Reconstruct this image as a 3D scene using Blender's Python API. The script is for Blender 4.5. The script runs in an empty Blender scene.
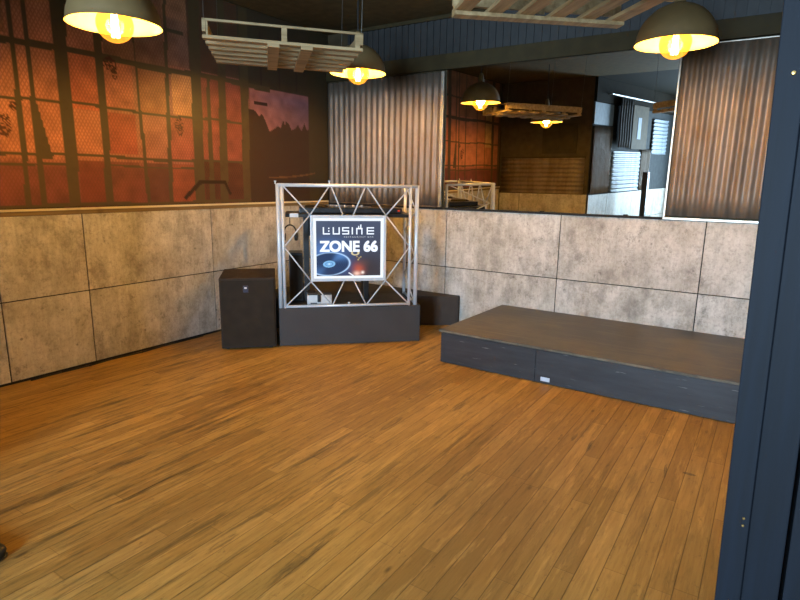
import bpy, bmesh, math, random
import numpy as np
from mathutils import Vector, Matrix
random.seed(7); rng = np.random.RandomState(5)
S = bpy.context.scene
C = S.collection
PI = math.pi

# ------------------------------------------------------------------ helpers
def lin(c):
    c = c/255.0
    return c/12.92 if c <= 0.04045 else ((c+0.055)/1.055)**2.4
def rgb(r, g, b): return (lin(r), lin(g), lin(b), 1.0)

class NT:
    """small node-tree writer"""
    def __init__(s, name):
        s.m = bpy.data.materials.new(name); s.m.use_nodes = True
        s.t = s.m.node_tree; s.t.nodes.clear()
        s.out = s.t.nodes.new('ShaderNodeOutputMaterial')
    def n(s, typ, inp=None, **kw):
        d = s.t.nodes.new(typ)
        for k, v in kw.items(): setattr(d, k, v)
        for k, v in (inp or {}).items():
            s.put(d.inputs[k], v)
        return d
    def put(s, sock, v):
        if isinstance(v, bpy.types.NodeSocket): s.t.links.new(v, sock)
        elif isinstance(v, bpy.types.Node): s.t.links.new(v.outputs[0], sock)
        else: sock.default_value = v
    def math(s, op, a, b=0.0, c=0.0, clamp=False):
        d = s.n('ShaderNodeMath', operation=op, use_clamp=clamp)
        s.put(d.inputs[0], a); s.put(d.inputs[1], b); s.put(d.inputs[2], c)
        return d.outputs[0]
    def mix(s, fac, a, b, blend='MIX'):
        d = s.n('ShaderNodeMix', data_type='RGBA', blend_type=blend)
        s.put(d.inputs[0], fac); s.put(d.inputs[6], a); s.put(d.inputs[7], b)
        return d.outputs[2]
    def ramp(s, fac, stops, interp='LINEAR'):
        d = s.n('ShaderNodeValToRGB'); s.put(d.inputs[0], fac)
        cr = d.color_ramp; cr.interpolation = interp
        while len(cr.elements) < len(stops): cr.elements.new(0.5)
        for e, (p, c) in zip(cr.elements, stops):
            e.position = p; e.color = c if isinstance(c, tuple) else (c, c, c, 1)
        return d.outputs[0]
    def coord(s, which='Object'):
        return s.n('ShaderNodeTexCoord').outputs[which]
    def pos(s): return s.n('ShaderNodeNewGeometry').outputs['Position']
    def mapped(s, v, scale=(1, 1, 1), loc=(0, 0, 0), rot=(0, 0, 0)):
        return s.n('ShaderNodeMapping', {'Vector': v, 'Scale': scale, 'Location': loc, 'Rotation': rot}).outputs[0]
    def noise(s, v, scale, detail=3, rough=0.55, out=0):
        return s.n('ShaderNodeTexNoise', {'Vector': v, 'Scale': scale, 'Detail': detail, 'Roughness': rough}).outputs[out]
    def bsdf(s, color, rough=0.5, metal=0.0, spec=0.5, bump=None, bumpd=0.002, **kw):
        b = s.n('ShaderNodeBsdfPrincipled', {'Base Color': color, 'Roughness': rough, 'Metallic': metal,
                                             'Specular IOR Level': spec})
        for k, v in kw.items(): s.put(b.inputs[k.replace('_', ' ')], v)
        if bump is not None:
            bn = s.n('ShaderNodeBump', {'Height': bump, 'Strength': 1.0, 'Distance': bumpd})
            s.put(b.inputs['Normal'], bn)
        s.t.links.new(b.outputs[0], s.out.inputs[0])
        return b

def plain(name, col, rough=0.5, metal=0.0, spec=0.5, var=0.12, scale=12):
    """flat paint or metal with a little wear"""
    t = NT(name); v = t.pos()
    f = t.noise(v, scale, 4)
    dark = tuple(c*(1-var*2) for c in col[:3])+(1,); lite = tuple(min(1, c*(1+var)) for c in col[:3])+(1,)
    c = t.ramp(f, [(0.3, dark), (0.7, lite)])
    r = t.math('MULTIPLY_ADD', t.noise(v, scale*2, 2), 0.25, rough-0.12)
    t.bsdf(c, r, metal, spec)
    return t.m

def obj(name, bm, mat, parent=None, smooth=False, loc=None):
    me = bpy.data.meshes.new(name)
    bm.normal_update(); bm.to_mesh(me); bm.free()
    if smooth:
        for p in me.polygons: p.use_smooth = True
    o = bpy.data.objects.new(name, me); C.objects.link(o)
    for m in (mat if isinstance(mat, (list, tuple)) else [mat]): me.materials.append(m)
    if parent: o.parent = parent
    if loc is not None: o.location = loc
    return o
def thing(name, label, cat, loc=(0, 0, 0), rz=0.0, group=None):
    o = bpy.data.objects.new(name, None); C.objects.link(o)
    o.empty_display_size = 0.1
    o.location = loc; o.rotation_euler = (0, 0, rz)
    return tag(o, label, cat, group)
def tag(o, label, cat, group=None):
    o['label'] = label; o['category'] = cat
    if group: o['group'] = group
    return o
def struct(o, label=None, cat=None):
    o['kind'] = 'structure'
    if label: o['label'] = label
    if cat: o['category'] = cat
    return o
def B(bm, lo, hi, bevel=0.0, M=None, mi=0):
    """axis box lo..hi, optional transform and bevel"""
    vs = []
    for x in (lo[0], hi[0]):
        for y in (lo[1], hi[1]):
            for z in (lo[2], hi[2]): vs.append(bm.verts.new((x, y, z)))
    idx = [(0, 1, 3, 2), (4, 6, 7, 5), (0, 4, 5, 1), (2, 3, 7, 6), (0, 2, 6, 4), (1, 5, 7, 3)]
    fs = [bm.faces.new([vs[i] for i in f]) for f in idx]
    bmesh.ops.recalc_face_normals(bm, faces=fs)
    if bevel > 0:
        es = list({e for f in fs for e in f.edges})
        r = bmesh.ops.bevel(bm, geom=es, offset=bevel, segments=2, affect='EDGES', profile=0.6)
        allv = {v for f in r['faces'] for v in f.verts}
        for f in r['faces']: f.material_index = mi
        # gather every vertex of this box
        seen = set(allv); stack = list(allv)
        while stack:
            v = stack.pop()
            for e in v.link_edges:
                w = e.other_vert(v)
                if w not in seen: seen.add(w); stack.append(w)
        vs = list(seen)
    for f in {f for v in vs if v.is_valid for f in v.link_faces}: f.material_index = mi
    if M is not None:
        for v in vs: v.co = M @ v.co
    return vs
def T(bm, a, b, r, seg=12, r2=None, caps=True, mi=0):
    """tube from a to b"""
    a = Vector(a); b = Vector(b); d = (b-a); L = d.length
    q = d.to_track_quat('Z', 'Y').to_matrix().to_4x4()
    res = bmesh.ops.create_cone(bm, cap_ends=caps, segments=seg, radius1=r, radius2=r if r2 is None else r2, depth=L,
                                matrix=Matrix.Translation((a+b)/2) @ q)
    for f in {f for v in res['verts'] for f in v.link_faces}: f.material_index = mi
    return res['verts']
def lathe(bm, prof, seg=40, M=None, mi=0):
    """revolve (r, z) profile about z"""
    rings = []
    for r, z in prof:
        ring = []
        if r < 1e-5: ring = [bm.verts.new((0, 0, z))]
        else:
            for k in range(seg):
                a = 2*PI*k/seg; ring.append(bm.verts.new((r*math.cos(a), r*math.sin(a), z)))
        rings.append(ring)
    for A, Bq in zip(rings, rings[1:]):
        for k in range(seg):
            k2 = (k+1) % seg
            if len(A) == 1 and len(Bq) == 1: continue
            if len(A) == 1: f = bm.faces.new((A[0], Bq[k2], Bq[k]))
            elif len(Bq) == 1: f = bm.faces.new((A[k], A[k2], Bq[0]))
            else: f = bm.faces.new((A[k], A[k2], Bq[k2], Bq[k]))
            f.material_index = mi
    vs = [v for r in rings for v in r]
    if M is not None:
        for v in vs: v.co = M @ v.co
    return vs
def prism(bm, pts, z0, z1, bevel=0.0):
    bot = [bm.verts.new((x, y, z0)) for x, y in pts]; top = [bm.verts.new((x, y, z1)) for x, y in pts]
    fs = [bm.faces.new(bot[::-1]), bm.faces.new(top)]
    n = len(pts)
    for i in range(n): fs.append(bm.faces.new((bot[i], bot[(i+1) % n], top[(i+1) % n], top[i])))
    bmesh.ops.recalc_face_normals(bm, faces=fs)
    if bevel: bmesh.ops.bevel(bm, geom=list({e for f in fs for e in f.edges}), offset=bevel, segments=2, affect='EDGES')
def N(): return bmesh.new()

# ------------------------------------------------------------------ dimensions (metres)
# corner of the room at the origin; mirror wall along +x (y = 0), mural wall along -y (x = 0)
TOP = 1.20          # top of the concrete panelling
CEIL = 3.08
WX = 4.95           # right end of the dance floor bay
BY = -4.95          # rear wall of the bay

# ------------------------------------------------------------------ materials
def floor_mat():
    t = NT('worn_maple_strip_floor'); p = t.pos()
    s = t.n('ShaderNodeSeparateXYZ', {0: p}); x, y = s.outputs[0], s.outputs[1]
    wob = t.math('MULTIPLY', t.math('SUBTRACT', t.noise(p, 0.8, 1), 0.5), 0.006)
    u = t.math('DIVIDE', t.math('ADD', x, wob), 0.083)
    row = t.math('FLOOR', u); fu = t.math('FRACT', u)
    wr = t.n('ShaderNodeTexWhiteNoise', {'W': row}, noise_dimensions='1D').outputs['Value']
    wr2 = t.n('ShaderNodeTexWhiteNoise', {'W': t.math('ADD', row, 71.3)}, noise_dimensions='1D').outputs['Value']
    ln = t.math('MULTIPLY_ADD', wr2, 0.7, 0.6)
    v = t.math('DIVIDE', t.math('ADD', y, t.math('MULTIPLY', wr, 3.0)), ln)
    col = t.math('FLOOR', v); fv = t.math('FRACT', v)
    cell = t.n('ShaderNodeCombineXYZ', {0: row, 1: col, 2: 0.0})
    w = t.n('ShaderNodeTexWhiteNoise', {'Vector': cell}, noise_dimensions='3D').outputs['Value']
    base = t.ramp(w, [(0.0, rgb(150, 118, 60)), (0.3, rgb(164, 130, 66)), (0.6, rgb(172, 137, 71)), (0.85, rgb(186, 149, 80)), (1.0, rgb(156, 121, 58))])
    grain = t.noise(t.mapped(p, (55, 3.0, 1)), 1.0, 5, 0.65)
    base = t.mix(t.math('MULTIPLY', t.ramp(grain, [(0.35, 1.0), (0.62, 0.0)]), 0.38), base, rgb(112, 78, 32))
    # trodden-in dirt: long soft patches along the boards
    cl = t.noise(t.mapped(p, (1.6, 0.55, 1), (3.1, 0.4, 0)), 1.0, 5, 0.6)
    base = t.mix(t.math('MULTIPLY', t.ramp(cl, [(0.42, 0.0), (0.66, 1.0)]), 0.5), base, rgb(124, 92, 48))
    st = t.noise(t.mapped(p, (20, 1.5, 1), (1.7, 5.2, 0)), 1.0, 5, 0.7)
    st2 = t.noise(t.mapped(p, (1.1, 0.7, 1), (8, 2, 0)), 1.0, 3, 0.6)
    left = t.ramp(t.math('MULTIPLY_ADD', x, 0.25, 0.0), [(0.45, 1.0), (0.85, 0.45)])
    sm = t.math('MULTIPLY', t.ramp(st, [(0.53, 0.0), (0.64, 1.0)]), t.ramp(st2, [(0.38, 0.0), (0.56, 1.0)]))
    base = t.mix(t.math('MULTIPLY', t.math('MULTIPLY', sm, left), 0.85), base, rgb(62, 48, 28))
    fs = t.noise(t.mapped(p, (46, 4.2, 1), (5, 9, 0)), 1.0, 8, 0.8)
    base = t.mix(t.math('MULTIPLY', t.math('MULTIPLY', t.ramp(fs, [(0.52, 0.0), (0.62, 1.0)]), left), 0.75), base, rgb(92, 68, 36))
    lt = t.noise(t.mapped(p, (24, 2.6, 1), (15, 1, 0)), 1.0, 4, 0.7)
    base = t.mix(t.math('MULTIPLY', t.ramp(lt, [(0.55, 0.0), (0.72, 1.0)]), 0.5), base, rgb(214, 174, 98))
    sp = t.noise(t.mapped(p, (22, 9, 1), (11, 3, 0)), 1.0, 8, 0.82)
    base = t.mix(t.math('MULTIPLY', t.ramp(sp, [(0.58, 0.0), (0.66, 1.0)]), 0.6), base, rgb(84, 62, 34))
    # long grey scuffs with a place of their own
    tot = None
    for (sx, sy, hl, hw) in ((1.75, -3.88, 0.42, 0.034), (1.60, -2.95, 0.60, 0.024), (1.64, -3.35, 0.4, 0.022), (3.05, -3.74, 0.24, 0.034), (0.92, -3.5, 0.6, 0.022), (1.22, -3.5, .3, .03), (1.72, -4.3, .2, .03),
                             (1.95, -3.5, .35, .02), (2.63, -2.5, 0.14, 0.022), (2.85, -2.02, 0.1, 0.02), (3.62, -2.02, .07, .012), (3.55, -2.07, .05, .012), (3.73, -2.08, .10, .013),
                             (4.05, -1.77, .09, .012), (4.14, -2.14, .1, .009), (4.25, -2.11, .015, .035), (2.71, -3.87, .08, .02), (2.5, -3.0, .3, .018), (3.3, -2.9, .3, .014)):
        dx = t.math('DIVIDE', t.math('ADD', t.math('SUBTRACT', x, sx), t.math('MULTIPLY', t.math('SUBTRACT', t.noise(p, 3.0, 2), 0.5), 0.05)), hw)
        dy = t.math('DIVIDE', t.math('SUBTRACT', y, sy), hl)
        d = t.math('ADD', t.math('MULTIPLY', dx, dx), t.math('MULTIPLY', dy, dy))
        g = t.math('SUBTRACT', 1.0, d, clamp=True)
        tot = g if tot is None else t.math('MAXIMUM', tot, g)
    brk = t.ramp(t.noise(t.mapped(p, (48, 5, 1)), 1.0, 5, 0.75), [(0.38, 0.0), (0.58, 1.0)])
    base = t.mix(t.math('MULTIPLY', t.math('MULTIPLY', t.ramp(tot, [(0.0, 0.0), (0.45, 1.0)]), brk), 0.75), base, rgb(74, 58, 36))
    # small nicks and knots
    vo = t.n('ShaderNodeTexVoronoi', {'Vector': t.mapped(p, (9, 3.2, 1)), 'Scale': 1.0}).outputs['Distance']
    nz = t.noise(p, 2.3, 2)
    nick = t.math('MULTIPLY', t.ramp(vo, [(0.05, 1.0), (0.11, 0.0)]), t.ramp(nz, [(0.5, 0.0), (0.56, 1.0)]))
    base = t.mix(t.math('MULTIPLY', nick, 0.7), base, rgb(58, 38, 20))
    # joints
    eu = t.math('MINIMUM', fu, t.math('SUBTRACT', 1.0, fu))
    ev = t.math('MULTIPLY', t.math('MINIMUM', fv, t.math('SUBTRACT', 1.0, fv)), 9.0)
    gap = t.math('MAXIMUM', t.ramp(eu, [(0.008, 1.0), (0.03, 0.0)]), t.math('MULTIPLY', t.ramp(ev, [(0.01, 1.0), (0.035, 0.0)]), 0.45))
    base = t.mix(t.math('MULTIPLY', gap, 0.6), base, rgb(60, 36, 16))
    rough = t.math('MULTIPLY_ADD', cl, 0.3, 0.32)
    h = t.math('SUBTRACT', t.math('MULTIPLY', grain, 0.25), gap)
    t.bsdf(base, rough, 0, 0.35, bump=h, bumpd=0.0012)
    return t.m

def concrete_mat():
    t = NT('stained_concrete_panel'); p = t.pos()
    tone = t.n('ShaderNodeAttribute', attribute_name='tone').outputs['Fac']
    off = t.n('ShaderNodeCombineXYZ', {0: t.math('MULTIPLY', tone, 31.0), 1: t.math('MULTIPLY', tone, 17.0), 2: t.math('MULTIPLY', tone, 11.0)})
    q = t.n('ShaderNodeVectorMath', {0: p, 1: off}, operation='ADD').outputs[0]
    a = t.noise(t.mapped(q, (1.5, 1.5, 1.0)), 2.6, 8, 0.74)
    base = t.ramp(a, [(0.28, rgb(132, 127, 117)), (0.43, rgb(176, 171, 160)), (0.56, rgb(200, 196, 187)), (0.72, rgb(220, 217, 209))])
    # blotches
    b = t.noise(t.mapped(q, (1.3, 1.3, 1.0), (4, 4, 4)), 4.2, 8, 0.82)
    b2 = t.noise(t.mapped(q, (1, 1, 1.6), (9, 2, 4)), 1.3, 3, 0.6)
    bl = t.math('MULTIPLY', t.ramp(b, [(0.46, 0.0), (0.62, 1.0)]), t.ramp(b2, [(0.38, 0.0), (0.56, 1.0)]))
    base = t.mix(t.math('MULTIPLY', bl, 0.55), base, rgb(104, 98, 88))
    # vertical run marks of the shuttering
    v = t.noise(t.mapped(q, (34, 34, 1.4)), 1.0, 6, 0.7)
    base = t.mix(t.math('MULTIPLY', t.ramp(v, [(0.35, 1.0), (0.6, 0.0)]), 0.22), base, rgb(120, 114, 104))
    f = t.noise(q, 38.0, 4, 0.75)
    base = t.mix(t.math('MULTIPLY', t.ramp(f, [(0.3, 1.0), (0.5, 0.0)]), 0.42), base, rgb(104, 98, 90))
    m = t.noise(t.mapped(q, (1, 1, 0.8), (2, 7, 1)), 12.0, 7, 0.8)
    base = t.mix(t.math('MULTIPLY', t.ramp(m, [(0.54, 0.0), (0.64, 1.0)]), t.math('MULTIPLY_ADD', t.ramp(b2 if False else t.noise(q, 1.9, 3), [(0.4, 0.0), (0.6, 1.0)]), 0.5, 0.1)), base, rgb(92, 86, 78))
    # pits
    vo = t.n('ShaderNodeTexVoronoi', {'Vector': q, 'Scale': 9.0}).outputs['Distance']
    pz = t.noise(q, 3.0, 1)
    pit = t.math('MULTIPLY', t.ramp(vo, [(0.07, 1.0), (0.12, 0.0)]), t.ramp(pz, [(0.52, 0.0), (0.58, 1.0)]))
    base = t.mix(t.math('MULTIPLY', pit, 0.6), base, rgb(74, 68, 62))
    h = t.math('SUBTRACT', t.math('MULTIPLY', f, 0.4), pit)
    t.bsdf(base, t.math('MULTIPLY_ADD', a, 0.3, 0.42), 0, 0.3, bump=h, bumpd=0.0015)
    return t.m

def steel_mat(name, c0, c1, rust, amount=0.5, rough=0.5, metal=0.55):
    t = NT(name); p = t.pos()
    a = t.noise(p, 2.2, 6, 0.7); b = t.noise(t.mapped(p, (9, 9, 1.2)), 1.0, 4, 0.6)
    base = t.mix(t.ramp(b, [(0.35, 0.0), (0.65, 1.0)]), c0, c1)
    base = t.mix(t.math('MULTIPLY', t.ramp(a, [(0.48, 0.0), (0.62, 1.0)]), amount), base, rust)
    t.bsdf(base, t.math('MULTIPLY_ADD', a, 0.3, rough-0.15), metal, 0.5)
    return t.m

def wood_mat(name, c0, c1, axis_scale=(2, 30, 30), rough=0.65, seed=0.0):
    t = NT(name); p = t.coord('Object')
    g = t.noise(t.mapped(p, axis_scale, (seed, seed, seed)), 1.0, 5, 0.6)
    base = t.mix(t.ramp(g, [(0.35, 0.0), (0.68, 1.0)]), c0, c1)
    k = t.noise(p, 6.0, 3)
    base = t.mix(t.math('MULTIPLY', t.ramp(k, [(0.6, 0.0), (0.72, 1.0)]), 0.4), base, tuple(c*0.45 for c in c0[:3])+(1,))
    t.bsdf(base, rough, 0, 0.3, bump=g, bumpd=0.001)
    return t.m

def ply_mat():
    """black stained plywood of the low stage, worn through to brown"""
    t = NT('worn_black_stage_ply'); p = t.pos()
    g = t.noise(t.mapped(p, (2.2, 26, 26)), 1.0, 6, 0.7)
    l = t.noise(p, 1.7, 5, 0.65)
    base = t.ramp(g, [(0.3, rgb(36, 34, 29)), (0.5, rgb(62, 58, 48)), (0.7, rgb(100, 94, 78))])
    base = t.mix(t.math('MULTIPLY', t.ramp(l, [(0.46, 0.0), (0.62, 1.0)]), 0.6), base, rgb(94, 86, 54))
    base = t.mix(t.math('MULTIPLY', t.ramp(l, [(0.25, 1.0), (0.45, 0.0)]), 0.5), base, rgb(38, 35, 32))
    t.bsdf(base, t.math('MULTIPLY_ADD', g, 0.25, 0.3), 0, 0.5, bump=g, bumpd=0.0008)
    return t.m

def navy_mat():
    t = NT('scuffed_navy_board'); p = t.pos()
    g = t.noise(t.mapped(p, (3, 3, 22)), 1.0, 5, 0.65)
    base = t.ramp(g, [(0.3, rgb(40, 37, 37)), (0.7, rgb(54, 52, 53))])
    s = t.noise(t.mapped(p, (5, 5, 60), (3, 1, 2)), 1.0, 3, 0.6)
    base = t.mix(t.math('MULTIPLY', t.ramp(s, [(0.68, 0.0), (0.72, 1.0)]), 0.45), base, rgb(140, 136, 130))
    t.bsdf(base, 0.5, 0, 0.4, bump=g, bumpd=0.0006)
    return t.m

def post_mat():
    t = NT('dark_blue_painted_frame'); p = t.pos()
    g = t.noise(t.mapped(p, (70, 70, 3)), 1.0, 5, 0.65); l = t.noise(p, 3.0, 4)
    base = t.ramp(g, [(0.3, rgb(5, 10, 17)), (0.7, rgb(9, 17, 27))])
    base = t.mix(t.math('MULTIPLY', t.ramp(l, [(0.4, 0.0), (0.7, 1.0)]), 0.5), base, rgb(12, 14, 19))
    t.bsdf(base, 0.6, 0, 0.15, bump=g, bumpd=0.0006)
    return t.m

def mural_mat():
    """printed wall paper: picture in the colour attribute, woven wire drawn over it"""
    t = NT('printed_factory_window_mural'); p = t.pos()
    c = t.n('ShaderNodeAttribute', attribute_name='print').outputs['Color']
    s = t.n('ShaderNodeSeparateXYZ', {0: p}); y, z = s.outputs[1], s.outputs[2]
    k = 1/0.026
    def wv(sg):
        q = t.math('FRACT', t.math('MULTIPLY', t.math('ADD', y, t.math('MULTIPLY', z, sg)), k))
        return t.math('MINIMUM', q, t.math('SUBTRACT', 1.0, q))
    w = t.math('MINIMUM', wv(0.55), wv(-0.55))
    wire = t.ramp(w, [(0.05, 1.0), (0.3, 0.0)])
    a = t.n('ShaderNodeAttribute', attribute_name='print').outputs['Alpha']
    dirt = t.noise(p, 5.5, 6, 0.7)
    c = t.mix(t.math('MULTIPLY', t.ramp(dirt, [(0.5, 0.0), (0.7, 1.0)]), 0.3), c, rgb(60, 30, 24))
    c = t.mix(t.math('MULTIPLY', t.math('MULTIPLY', wire, a), 0.42), c, rgb(96, 52, 30))
    t.bsdf(c, 0.42, 0, 0.35)
    return t.m

M = {}
M['floor'] = floor_mat(); M['concrete'] = concrete_mat(); M['mural'] = mural_mat()
M['ply'] = ply_mat(); M['navy'] = navy_mat(); M['post'] = post_mat()
M['ceiling'] = plain('dark_olive_ceiling_paint', rgb(84, 74, 50), 0.85, spec=0.08)
M['wallpaint'] = plain('dark_brown_wall_paint', rgb(76, 66, 48), 0.75, spec=0.15)
M['bulk'] = plain('olive_brown_bulkhead', rgb(60, 51, 29), 0.7, spec=0.2)
M['rib'] = plain('dark_blue_grey_ribbed_sheet', rgb(46, 46, 44), 0.6, 0.0)
M['black'] = plain('matt_black_gap', rgb(20, 18, 16), 0.8)
M['corr'] = steel_mat('weathered_corrugated_steel', rgb(134, 120, 106), rgb(104, 90, 76), rgb(106, 84, 62), 0.5, 0.5, 0.35)
M['corr_blue'] = steel_mat('galvanised_corrugated_steel', rgb(120, 132, 142), rgb(92, 104, 114), rgb(110, 104, 96), 0.4, 0.55, 0.1)
M['trimsteel'] = plain('pale_metal_edge_strip', rgb(196, 188, 172), 0.35, 0.6)
M['alu'] = plain('brushed_aluminium_tube', rgb(206, 210, 214), 0.35, 0.2, var=0.04)
M['rail'] = wood_mat('pale_wood_rail', rgb(206, 192, 158), rgb(226, 214, 184), (30, 2, 30))
M['pallet'] = wood_mat('raw_pallet_wood', rgb(132, 108, 72), rgb(172, 148, 108))
M['darkbox'] = plain('charcoal_painted_board', rgb(60, 57, 56), 0.6, spec=0.25, var=0.06, scale=5)
M['riser'] = plain('dark_brown_carpeted_riser', rgb(54, 46, 40), 0.75)
M['sub'] = plain('black_textured_cabinet', rgb(48, 39, 30), 0.65, spec=0.2)
M['grille'] = plain('black_steel_grille', rgb(44, 36, 27), 0.75, 0.0, spec=0.15)
M['plastic'] = plain('black_plastic', rgb(22, 22, 24), 0.35)
M['white'] = plain('off_white_plastic', rgb(205, 205, 205), 0.5, var=0.04)
M['shade'] = plain('dark_grey_enamel', rgb(124, 102, 66), 0.55, 0.0, spec=0.25, var=0.05)
M['shadein'] = plain('cream_enamel_inside', rgb(250, 226, 150), 0.5, var=0.02)
M['cable'] = plain('black_cable', rgb(26, 24, 22), 0.5)
M['wire'] = plain('thin_steel_wire', rgb(120, 116, 108), 0.35, 0.8)
M['brass'] = plain('brass_screw', rgb(196, 156, 92), 0.3, 0.9)
M['sticker'] = plain('worn_white_sticker', rgb(200, 204, 212), 0.6)
M['leather'] = plain('black_shoe_leather', rgb(28, 26, 24), 0.4)
M['curtain'] = plain('dark_cloth', rgb(40, 34, 30), 0.8)
M['plaster'] = plain('pale_grey_plaster', rgb(120, 132, 144), 0.7)
M['hallpaint'] = plain('slate_grey_wall_paint', rgb(62, 66, 68), 0.85, spec=0.1)

def mirror_mat():
    t = NT('slightly_dull_mirror'); p = t.pos()
    r = t.ramp(t.noise(p, 1.5, 3), [(0.3, 0.0), (0.9, 0.015)])
    t.bsdf((0.80, 0.79, 0.74, 1), r, 1.0, 0.5)
    return t.m
M['mirror'] = mirror_mat()
def emis(name, col, strength):
    t = NT(name)
    e = t.n('ShaderNodeEmission', {'Color': col, 'Strength': strength})
    t.t.links.new(e.outputs[0], t.out.inputs[0]); return t.m
M['filament'] = emis('glowing_filament', (1.0, 0.72, 0.30, 1), 60)
def globe_mat():
    t = NT('amber_glass_globe')
    tr = t.n('ShaderNodeBsdfTransparent', {'Color': (1.0, 0.72, 0.30, 1)})
    gl = t.n('ShaderNodeBsdfGlossy', {'Color': (1, 0.9, 0.7, 1), 'Roughness': 0.05})
    em = t.n('ShaderNodeEmission', {'Color': (1.0, 0.52, 0.07, 1), 'Strength': 0.45})
    lw = t.n('ShaderNodeLayerWeight', {'Blend': 0.25})
    mx = t.n('ShaderNodeMixShader', {0: lw.outputs['Facing'], 1: tr.outputs[0], 2: gl.outputs[0]})
    mx.inputs[0].default_value = 0.1
    fr = t.math('MULTIPLY', lw.outputs['Facing'], 0.35)
    t.put(mx.inputs[0], fr)
    ad = t.n('ShaderNodeAddShader', {0: mx.outputs[0], 1: em.outputs[0]})
    t.t.links.new(ad.outputs[0], t.out.inputs[0]); return t.m
M['globe'] = globe_mat()
def poster_mat():
    t = NT('backlit_poster')
    c = t.n('ShaderNodeAttribute', attribute_name='print').outputs['Color']
    e = t.n('ShaderNodeEmission', {'Color': c, 'Strength': 1.0})
    g = t.n('ShaderNodeBsdfGlossy', {'Color': (0.04, 0.04, 0.04, 1), 'Roughness': 0.15})
    a = t.n('ShaderNodeAddShader', {0: e.outputs[0], 1: g.outputs[0]})
    t.t.links.new(a.outputs[0], t.out.inputs[0]); return t.m
M['poster'] = poster_mat()
M['lit'] = emis('lit_white_border', (0.86, 0.93, 1.0, 1), 1.0)
M['letters'] = emis('lit_white_lettering', (0.80, 0.88, 1.0, 1), 1.15)
M['smalltext'] = emis('lit_small_lettering', (0.80, 0.88, 1.0, 1), 0.7)
def glass_mat():
    t = NT('clear_window_glass')
    tr = t.n('ShaderNodeBsdfTransparent', {'Color': (0.95, 0.98, 1, 1)})
    gl = t.n('ShaderNodeBsdfGlossy', {'Color': (1, 1, 1, 1), 'Roughness': 0.02})
    mx = t.n('ShaderNodeMixShader', {0: 0.06, 1: tr.outputs[0], 2: gl.outputs[0]})
    t.t.links.new(mx.outputs[0], t.out.inputs[0]); return t.m
M['glass'] = glass_mat()

# ------------------------------------------------------------------ shell
HY = -9.2; HX = 7.0        # far ends of the adjoining hall behind the camera
bm = N(); B(bm, (-0.2, HY-0.2, -0.12), (HX+0.2, 0.2, 0.0)); struct(obj('floor', bm, M['floor']))
bm = N(); B(bm, (-0.2, BY, CEIL), (HX+0.2, 0.2, CEIL+0.1)); struct(obj('ceiling', bm, M['ceiling']))
bm = N(); B(bm, (-0.2, HY-0.2, CEIL), (HX+0.2, BY, CEIL+0.1)); struct(obj('ceiling', bm, plain('shade_toned_hall_ceiling', rgb(30, 28, 21), 0.9, spec=0.05)))  # darker copy of the bay ceiling colour, with the hall's shade put into it
bm = N(); B(bm, (-0.2, BY-0.15, 0), (-0.012, 0.2, CEIL)); wl = struct(obj('wall_left', bm, M['wallpaint']))
bm = N(); B(bm, (-0.2, 0.020, 0), (WX+0.2, 0.2, CEIL)); wr = struct(obj('wall_right', bm, M['wallpaint']))
bm = N(); B(bm, (WX, -4.2, 0), (WX+0.15, 0.012, CEIL)); wsd = struct(obj('wall_side', bm, M['wallpaint']))
bm = N(); B(bm, (-0.012, BY-0.12, 0), (1.65, BY-0.012, CEIL)); wb = struct(obj('wall_back', bm, M['wallpaint']))

def wainscot(parent, axis, cuts, plane, side, name='wainscot', M4=None, H=TOP):
    """two rows of bevelled concrete boards; axis 'x' or 'y'; cuts are joint positions"""
    bm = N(); tones = []; ly = bm.verts.layers.float.new('tone')
    rows = [(0.016, H/2-0.0042), (H/2+0.0042, H-0.002)]
    for a, b in zip(cuts, cuts[1:]):
        for z0, z1 in rows:
            lo, hi = min(a, b)+0.0042, max(a, b)-0.0042
            if axis == 'x': c0, c1 = (lo, min(plane, plane+side*0.012), z0), (hi, max(plane, plane+side*0.012), z1)
            else: c0, c1 = (min(plane, plane+side*0.012), lo, z0), (max(plane, plane+side*0.012), hi, z1)
            vs = B(bm, c0, c1, 0.0015)
            tn = rng.rand()
            for v in vs: v[ly] = tn
    if M4 is not None:
        for v in bm.verts: v.co = M4 @ v.co
    bb = N(); lo, hi = min(cuts), max(cuts); g = plane+side*0.012; h = plane+side*0.0085
    if axis == 'x': B(bb, (lo, min(g, h), 0), (hi, max(g, h), H-0.003), 0, M4)
    else: B(bb, (min(g, h), lo, 0), (max(g, h), hi, H-0.003), 0, M4)
    obj('joint_backing', bb, M['black'], parent)
    return obj(name, bm, M['concrete'], parent)
wainscot(wr, 'x', [0.0, 0.40, 1.60, 2.8025, 4.0, WX], 0.0, +1)
wainscot(wl, 'y', [0.0, -0.51, -1.713, -2.912, -3.5294, -4.73, BY+0.02], 0.0, -1)
wainscot(wb, 'x', [0.0, 0.4, 1.65], BY, -1, H=1.13)
wainscot(wsd, 'y', [0.0, -1.2, -2.4, -3.6, -4.2], WX-0.012, +1)
# shadow gap at the foot of the left wall, drawn as a thin black strip
bm = N(); B(bm, (0.0, BY, 0.0), (0.006, -1.5, 0.012)); struct(obj('shadow_strip_left', bm, M['black']))

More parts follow.
